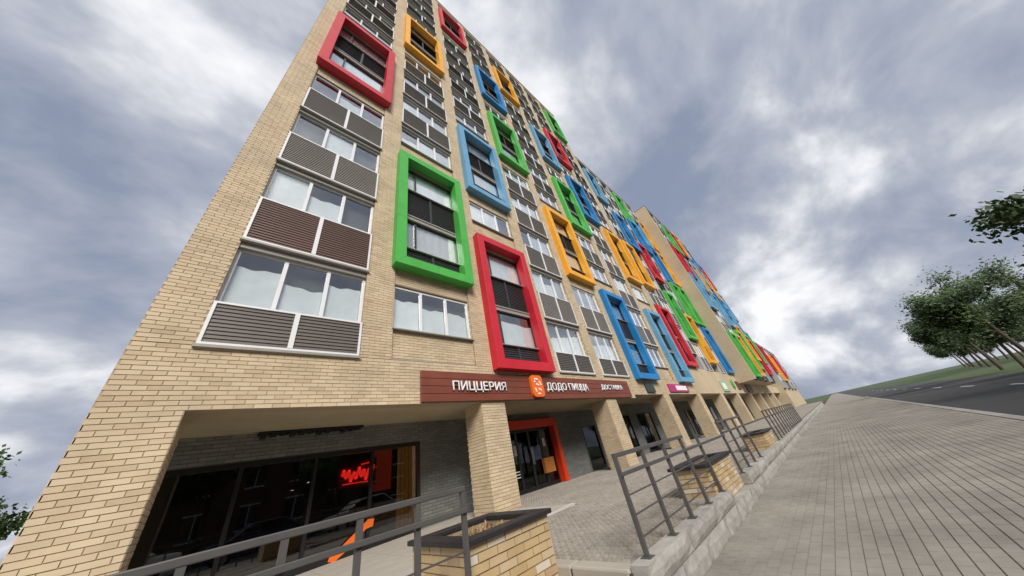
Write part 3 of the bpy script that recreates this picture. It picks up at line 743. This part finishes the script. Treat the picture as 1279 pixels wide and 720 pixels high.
fit_text('lettering', 'ПИЦЦЕРИЯ', 4.28, 6.22, 1.93, 2.24, -.125, SG, m_letter)
fit_text('lettering', 'ДОДО ПИЦЦА', 8.22, 10.9, 1.95, 2.28, -.125, SG, m_letter)
fit_text('lettering', 'ДОСТАВКА', 12.0, 13.95, 2.01, 2.27, -.125, SG, m_letter)
for (x0_, x1_, zc_) in ((4.3, 6.2, 2.09), (8.25, 10.88, 2.11), (12.02, 13.93, 2.14)):
    put('letter_rail', MB().box(x0_, x1_, -.126, -.099, zc_-.015, zc_+.015).mesh('letter_rail', m_black), SG)
# round-cornered emblem with pale strokes
def rounded(w_, h_, rr_, n=6, lean=0):
    pts = []
    for cx_, cz_, a0 in ((w_/2-rr_, -h_/2+rr_, -90), (w_/2-rr_, h_/2-rr_, 0), (-w_/2+rr_, h_/2-rr_, 90), (-w_/2+rr_, -h_/2+rr_, 180)):
        for k in range(n+1):
            t = R(a0+90*k/n); pts.append((cx_+rr_*math.cos(t), cz_+rr_*math.sin(t)))
    return pts
em = put('emblem', MB().prism(rounded(.58, .74, .13), -.05, .05).mesh('emblem', m_logo), SG, (7.66, -.16, 2.13))
mb = MB()
for (xa, za, xb, zb_) in ((-.12,.24,.06,.22),(.10,.16,.17,.02),(-.16,.12,-.10,.16),(-.06,.06,.05,.02),(-.17,-.08,-.12,-.20),(.02,-.10,.13,-.16),(-.06,-.26,.04,-.28)):
    mb.bar((xa,-.06,za),(xb,-.06,zb_), .022, .05, up=(0,0,1))
put('emblem_stroke', mb.mesh('emblem_stroke', m_letter), em, (7.66, -.16, 2.13))
def board_sign(label, x0, x1, z0, z1, mcol, inner=None, y=-.10):
    t = thing('shop_sign', label, 'sign', ((x0+x1)/2, 0, z0))
    bevel(put('board', MB().box(x0, x1, y, -.012, z0, z1).mesh('board', mcol), t), .01)
    if inner: put('panel', MB().box(x0+(x1-x0)*inner[0], x0+(x1-x0)*inner[1], y-.02, y-.001, z0+(z1-z0)*.2, z1-(z1-z0)*.2).mesh('panel', inner[2]), t)
m_pink = mat('magenta_sign', (.42, .02, .16), .45); m_gsign = mat('green_sign', (.06, .38, .07), .45); m_bsign = mat('brown_sign', (.12,.05,.03), .5); m_dsign = mat('dark_green_sign', (.03, .045, .04), .45)
board_sign('small dark sign between the brown board and the magenta sign', 16.9, 18.0, 1.95, 2.45, m_dsign)
board_sign('magenta sign with a white panel on the brick fascia', 20.4, 24.0, 1.98, 2.48, m_pink, (.33, .9, m_letter))
board_sign('pale green sign on the grey wing fascia', 34.6, 36.9, 2.05, 3.05, mat('pale_green_sign', (.30,.50,.30), .5), (.1, .7, m_letter))
t = thing('shop_sign', 'round bright green sign on the grey wing fascia', 'sign', (40, 0, 2.6))
put('disc', MB().cone((40, -.1, 2.85), (40, -.012, 2.85), .5, .5, 20).mesh('disc', m_gsign), t)
board_sign('brown sign at the end of the grey wing beside the round green sign', 41.8, 43.2, 2.3, 3.2, m_bsign)
board_sign('brown sign below the projecting block', 46.5, 50.0, 1.95, 2.85, m_bsign)

# things in the restaurant window and on the door
t = thing('neon_sign', 'glowing red neon sign inside the dark restaurant window', 'neon sign', (3.1, 3.4, .5))
mb = MB(); pts = []
for k in range(30): pts.append((2.72 + k*.029, .62 + .13*math.sin(k*1.35) + .05*math.sin(k*.5)))
for p, q in zip(pts[:-1], pts[1:]): mb.bar((p[0],3.4,p[1]),(q[0],3.4,q[1]), .055, .055, up=(0,1,0))
put('tube', mb.mesh('tube', m_neon), t); put('tube', MB().bar((2.75,3.4,.42),(3.5,3.4,.40), .025,.025,up=(0,1,0)).bar((3.2,3.4,.85),(3.5,3.4,.88), .03,.03,up=(0,1,0)).mesh('tube', m_neon), t)
put('backing', MB().box(2.6, 3.65, 3.45, 3.5, .3, .98).mesh('backing', mat('sign_back', (.12,.012,.01), .6)), t)
m_bulb = mat('lit_bulb', (.9,.85,.7), .4, emit=(1, .82, .55), es=6)
for lab, xx, yy, zz in (('lit pendant lamp hanging left of the neon sign in the restaurant', 1.75, 4.3, .55), ('lit pendant lamp hanging below the neon sign in the restaurant', 3.15, 4.6, .25), ('lit pendant lamp hanging at the back wall of the restaurant', 2.35, 5.6, .75)):
    t = thing('pendant_lamp', lab, 'lamp', (xx, yy, zz), 'restaurant pendant lamps')
    put('cord', MB().cone((xx,yy,zz+.12),(xx,yy,1.5), .006, .006, 5).mesh('cord', m_black), t)
    put('lamp_shade', MB().cone((xx,yy,zz),(xx,yy,zz+.13), .13, .03, 14, False).mesh('lamp_shade', m_black), t); put('bulb', MB().cone((xx,yy,zz+.005),(xx,yy,zz+.06), .035, .02, 10).mesh('bulb', m_bulb), t)
t = thing('wood_screen', 'amber wooden slat screen with a faint painted-in glow standing inside the restaurant window', 'screen', (4.9, 3.6, LZ))
for k in range(7): put('slat', MB().box(4.35+k*.13, 4.44+k*.13, 3.5, 3.56, TZ+.02, 1.3).mesh('slat', m_warm), t)
t = thing('menu_board', 'dim red menu panel with a faint painted-in glow beside the wooden screen in the restaurant', 'panel', (4.0, 3.9, 0))
put('board', MB().box(3.72, 4.28, 3.85, 3.9, .1, 1.25).mesh('board', mat('menu_red_glow', (.30,.03,.02), .5, emit=(1,.08,.03), es=.09)), t); put('stand', MB().box(3.97, 4.03, 3.9, 3.93, TZ+.02, .3).mesh('stand', m_black), t)  # red indoor glow put into the panel as weak emission
t = thing('window_sticker', 'orange diagonal sticker with blunt ends on the restaurant glass', 'sticker', (2.8, 2.2, -.75))
put('vinyl', MB().prism([(2.30,-1.0),(2.42,-1.04),(2.62,-.93),(2.82,-.78),(3.05,-.62),(3.20,-.60),(3.22,-.46),(3.08,-.44),(2.92,-.56),(2.70,-.70),(2.50,-.84),(2.33,-.90)], 2.150, 2.160).mesh('vinyl', m_oran), t)
for k, (xx, zz, w_, h_, lab) in enumerate(((8.25, .25, .16, .34, 'white paper notice on the left leaf of the restaurant door'), (9.95, .4, .14, .30, 'white paper notice on the right leaf of the restaurant door'))):
    o = put('paper_notice', MB().box(xx, xx+w_, IW+.035, IW+.04, zz, zz+h_).mesh('paper_notice', m_paper)); o['label'] = lab; o['category'] = 'notice'
t = thing('door_lettering', 'white opening hours lettering on the black door glass', 'lettering', (8, 2.2, -.4))
fit_text('letter', 'С', 7.85, 7.98, -.42, -.22, IW+.04, t, m_letter, .004)
for k in range(3): put('line', MB().box(8.12, 8.12+(.34, .4, .3)[k], IW+.036, IW+.04, -.28-k*.09, -.25-k*.09).mesh('line', m_letter), t)
o = put('paper_box', MB().box(9.62, 10.2, IW-.16, IW-.02, -.52, -.02).mesh('paper_box', mat('kraft_orange', (.42,.15,.03), .7, var=.15))); o['label'] = 'orange cardboard box against the right leaf of the restaurant door'; o['category'] = 'box'
o.location = (0, 0, 0)

# ------------------------------------------------------------------ brick planters
def planter(label, x0, x1, y0, y1, zb, zt, seed):
    t = thing('brick_planter', label, 'planter', ((x0+x1)/2, (y0+y1)/2, zb), 'brick planters on the terrace edge')
    core = MB(); th = .12
    core.box(x0+.01, x1-.01, y0+.01, y0+th, zb, zt).box(x0+.01, x1-.01, y1-th, y1-.01, zb, zt).box(x0+.01, x0+th, y0+th, y1-th, zb, zt).box(x1-th, x1-.01, y0+th, y1-th, zb, zt)
    wo = put('wall', core.mesh('planter_wall', m_pmortar), t)
    rr = random.Random(seed); h = (zt-zb)/round((zt-zb)/.066); n = round((zt-zb)/h); cache = {}
    def bm_(l, ax):
        key = (round(l,3), ax)
        if key not in cache:
            mb = MB(); mb.box(0, l, 0, .03, 0, h-.011) if ax == 'x' else mb.box(0, .03, 0, l, 0, h-.011)
            cache[key] = mb.mesh('brick', m_pbrick_o)
        return cache[key]
    for k in range(n):
        z = zb + k*h + .004
        for ax, fixed, lo, hi in (('x', y0, x0, x1), ('x', y1-.03, x0, x1), ('y', x0, y0+.032, y1-.032), ('y', x1-.03, y0+.032, y1-.032)):
            u = lo - (0 if k % 2 else .11)
            while u < hi - .03:
                a = max(lo, u); b = min(hi, u+.22-.011)
                if hi - b < .05: b = hi
                if b - a > .03:
                    j = rr.uniform(-.004, .004)
                    put('brick', bm_(b-a, ax), wo, (a, fixed+j, z) if ax == 'x' else (fixed+j, a, z))
                u += .22
    cp = .045; mb = MB(); i0 = .135
    mb.box(x0-cp, x1+cp, y0-cp, y0+i0, zt, zt+.045).box(x0-cp, x1+cp, y1-i0, y1+cp, zt, zt+.045).box(x0-cp, x0+i0, y0+i0, y1-i0, zt, zt+.045).box(x1-i0, x1+cp, y0+i0, y1-i0, zt, zt+.045)
    bevel(put('coping', mb.mesh('coping', m_cope), t), .008)
    s = MB(); nn = 10
    P = [[(x0+th+(x1-x0-2*th)*a/nn, y0+th+(y1-y0-2*th)*b/nn, zt-.06+rr.uniform(-.025,.025)) for b in range(nn+1)] for a in range(nn+1)]
    for a in range(nn):
        for b in range(nn): s.quad(P[a][b],P[a+1][b],P[a+1][b+1],P[a][b+1])
    put('soil', s.mesh('soil', m_soil), t)
    tw = MB()
    for k in range(420):
        xx = rr.uniform(x0+.16, x1-.16); yy = rr.uniform(y0+.16, y1-.16); l = rr.uniform(.02,.10)
        tw.bar((xx,yy,zt-.07),(xx+rr.uniform(-.09,.09),yy+rr.uniform(-.09,.09),zt-.06+l*.7), .004+rr.random()*.012, .004)
    put('dry_stems', tw.mesh('dry_stems', m_twig), t, kind='stuff')
planter('yellow brick planter with dark coping and dry stems in front of the pizzeria column', 1.80, 2.86, -4.06, -3.0, LZ, -.525, 1)
planter('yellow brick planter with dark coping behind the pavement railing', 5.60, 7.12, -4.95, -4.42, -1.085, -.59, 2)
planter('far yellow brick planter beside the distant railing', 11.2, 12.6, -4.95, -4.42, -1.085, -.59, 3)

# ------------------------------------------------------------------ railings
def railing(label, y, posts, base, top, t0, t1, second, bars, s0=None, s1=None):
    t = thing('railing', label, 'railing', (posts[0], y, base), 'grey steel railings')
    pm = MB().box(-.019, .019, -.019, .019, 0, top-base-.02).mesh('post', m_rail)
    fm = MB().box(-.05, .05, -.05, .05, 0, .008).mesh('base_plate', m_rail)
    for p in posts:
        po = put('post', pm, t, (p, y, base)); put('base_plate', fm, po, (p, y, base))
    bevel(put('top_rail', MB().box(t0, t1, y-.024, y+.024, top-.021, top+.021).mesh('top_rail', m_rail), t), .006)
    bevel(put('second_rail', MB().box(s0 or t0, s1 or t1, y-.0235-.02, y-.0195+.0, second-.018, second+.018).mesh('second_rail', m_rail), t), .004)
    for z in bars: put('bar', MB().box(posts[0], posts[-1], y-.0065, y+.0065, z-.006, z+.006).mesh('bar', m_rail), t)
railing('grey steel railing in front of the restaurant windows, ending at the brick planter', -4.2, [1.70-.425*k for k in range(10)], LZ, -.095, 1.70-.425*9-.02, 1.72, -.25, (-.52, -.75))
railing('grey steel railing on the granite wall between the step and the second planter', -4.99, [3.08, 3.71, 4.34, 5.01, 5.73], -.925, -.122, 3.06, 5.12, -.29, (-.47, -.625, -.79), 3.06, 7.22)
railing('grey steel railing on the granite wall past the second brick planter', -4.99, [7.22, 7.9, 8.57, 9.26], -.925, -.057, 7.2, 9.28, -.25, (-.43, -.60, -.77), 7.21, 12.6)
railing('far grey steel railing on the granite wall past the third brick planter', -4.99, [12.8+.75*k for k in range(14)], -.925, -.07, 12.78, 22.6, -.25, (-.43, -.60, -.77))
o = put('litter_bin', MB().prism([(-.2,0),(.2,0),(.24,.75),(-.24,.75)], -.2, .2).box(-.25,.25,-.21,.21,.752,.79).mesh('litter_bin', mat('navy_plastic', (.02,.025,.09), .5)), None, (22.3, 1.2, TZ)); o['label'] = 'small navy blue litter bin under the arcade'; o['category'] = 'litter bin'

# ------------------------------------------------------------------ street: parked cars and trees (across the road, mirrored in the shop glass)
m_tyre = mat('tyre', (.015,.015,.015), .8); m_rim = mat('rim', (.4,.4,.42), .3, metal=1); m_carglass = mat('car_glass', (.015,.018,.02), .05)
def car(label, col, loc, rotz=0):
    m = mat(label.split()[0]+'_car_paint', col, .25, spec=.6)
    t = thing('parked_car', label, 'car', loc, 'cars parked across the road', rotz)
    prof = [(-2.15,.30),(-2.2,.55),(-2.12,.80),(-1.75,.90),(-1.2,.95),(-.55,1.40),(.75,1.44),(1.45,1.02),(2.1,.95),(2.2,.62),(2.15,.30)]
    me = MB().prism(prof, -.85, .85).mesh('body', m); o = put('body', me, None, (0,0,0)); o.parent = t; bevel(o, .07, 3)
    gl = MB().prism([(-1.02,.98),(-.5,1.345),(.72,1.385),(1.28,1.03)], -.862, .862).mesh('side_window', m_carglass); o = put('side_window', gl); o.parent = t
    for s in (-1, 1):
        for xx in (-1.35, 1.38):
            wo = put('wheel', MB().cone((0,-.11,0),(0,.11,0), .33, .33, 20).mesh('tyre', m_tyre)); wo.parent = t; wo.location = (xx, s*.80, .33)
            ri = put('rim', MB().cone((0,-.115,0),(0,.115,0), .2, .2, 14).mesh('rim', m_rim)); ri.parent = wo
    for s in (-.6, .6):
        o = put('headlight', MB().box(-2.21,-2.14,s-.18,s+.18,.62,.76).mesh('headlight', mat('lamp_glass',(.8,.8,.8),.1))); o.parent = t
for k, (lab, col) in enumerate((('silver hatchback parked at the far kerb opposite the restaurant', (.5,.5,.52)), ('white hatchback parked at the far kerb opposite the restaurant', (.75,.75,.75)), ('dark blue hatchback parked at the far kerb further along', (.02,.03,.10)), ('pale grey hatchback parked at the far kerb further along', (.42,.42,.41)))):
    car(lab, col, (-7.0 + k*4.75, -10.6, GZ-.14))
OH = thing('backdrop_house', 'dark red brick row of houses added across the road, out of view, as backdrop for the glass', 'building', (2, -32, GZ-.16))  # unseen houses added as a dark backdrop for the shop glass to mirror
put('wall', MB().box(-38, 28, -38, -27, GZ-.2, 11.5).mesh('wall', brick_tex('dark_red_brick', (.10,.05,.04), (.13,.065,.05), (.09,.075,.06))), OH)
put('roof', MB().prism([(-38.5,11.5),(28.5,11.5),(27,14.0),(-37,14.0)], -38.5, -26.5).mesh('roof', mat('slate', (.06,.06,.065), .7, var=.2)), OH)
ow = MB().box(0, 1.3, -.03, .02, 0, 1.6).mesh('window', mat('opposite_glass', (.03,.035,.04), .08)); of = MB().box(-.08,1.38,-.02,.05,-.1,0).box(-.08,1.38,-.02,.03,1.6,1.68).box(.62,.68,-.02,.04,0,1.6).mesh('frame', m_white)
for k in range(20):
    for n in range(4):
        wd_ = put('window', ow, OH, (-36.5+k*3.25, -26.98, GZ+1+n*2.95)); put('frame', of, wd_, (-36.5+k*3.25, -26.98, GZ+1+n*2.95))
def tree_meshes(seed, H, cr_, nleaf):
    rr = random.Random(seed); tr = MB(); lf = MB()
    tips = []
    top = Vector((rr.uniform(-.3,.3), rr.uniform(-.3,.3), H*.55)); tr.cone((0,0,-.1), top, .17, .09, 10)
    for k in range(11):
        h = rr.uniform(.28, .55)*H; a = rr.uniform(0, 6.28); b0 = top*(h/top.z); ln_ = rr.uniform(.5, 1.0)*cr_
        e_ = b0 + Vector((math.cos(a)*ln_, math.sin(a)*ln_, rr.uniform(.25, .9)*cr_)); tr.cone(b0, e_, .06, .02, 6); tips.append(e_)
        for q in range(3):
            e2 = e_ + Vector((rr.uniform(-1,1), rr.uniform(-1,1), rr.uniform(-.3,1)))*cr_*.35; tr.cone(e_*.7+b0*.3, e2, .025, .008, 5); tips.append(e2)
    e_ = Vector((0,0,H*.9)); tr.cone(top, e_, .09, .02, 6); tips += [e_, Vector((0,0,H*.75))]
    for k in range(nleaf):
        c = rr.choice(tips) + Vector((rr.gauss(0,1), rr.gauss(0,1), rr.gauss(0,.8)))*cr_*.17
        u = Vector((rr.gauss(0,1), rr.gauss(0,1), rr.gauss(0,1))).normalized(); v = u.orthogonal().normalized(); s = rr.uniform(.07,.16)
        lf.quad(tuple(c-u*s), tuple(c+v*s*.6), tuple(c+u*s), tuple(c-v*s*.6))
    return tr.mesh('trunk', m_bark), lf.mesh('crown', m_leaf)
TM = [tree_meshes(k, 8.5, 2.5, 15000) for k in (1, 2)]
def tree(label, group, x, y, s, k, rz):
    t = thing('street_tree', label, 'tree', (x, y, GZ-.16), group, rz); t.scale = (s, s, s)
    for me, nm in zip(TM[k], ('trunk', 'crown')):
        o = bpy.data.objects.new(nm, me); COL.objects.link(o); o.parent = t
r = random.Random(77)
for k in range(11):
    tree('leafy street tree in the row across the road', 'trees across the road', -14 + k*7.5 + r.uniform(-1,1), -19.5 + r.uniform(-1,1), r.uniform(.85,1.2), k % 2, r.uniform(0,6))
for k in range(14):
    tree('distant leafy tree in the belt beyond the road', 'distant tree belt', 95 + k*9 + r.uniform(-2,2), -27 - (k % 3)*7 - k*1.5, r.uniform(1.1,1.6), k % 2, r.uniform(0,6))
for k, (x, y) in enumerate(((-16, 22), (-11, 30), (-24, 28), (-20, 38))):
    tree('leafy tree on the lawn past the end of the brick block', 'trees past the end of the building', x, y, r.uniform(.9,1.2), k % 2, r.uniform(0,6))

# ------------------------------------------------------------------ lift everything so that the pavement is z = 0
for o in list(bpy.data.objects):
    if o.parent is None and o.type not in {'CAMERA', 'LIGHT'}: o.location.z += ZO
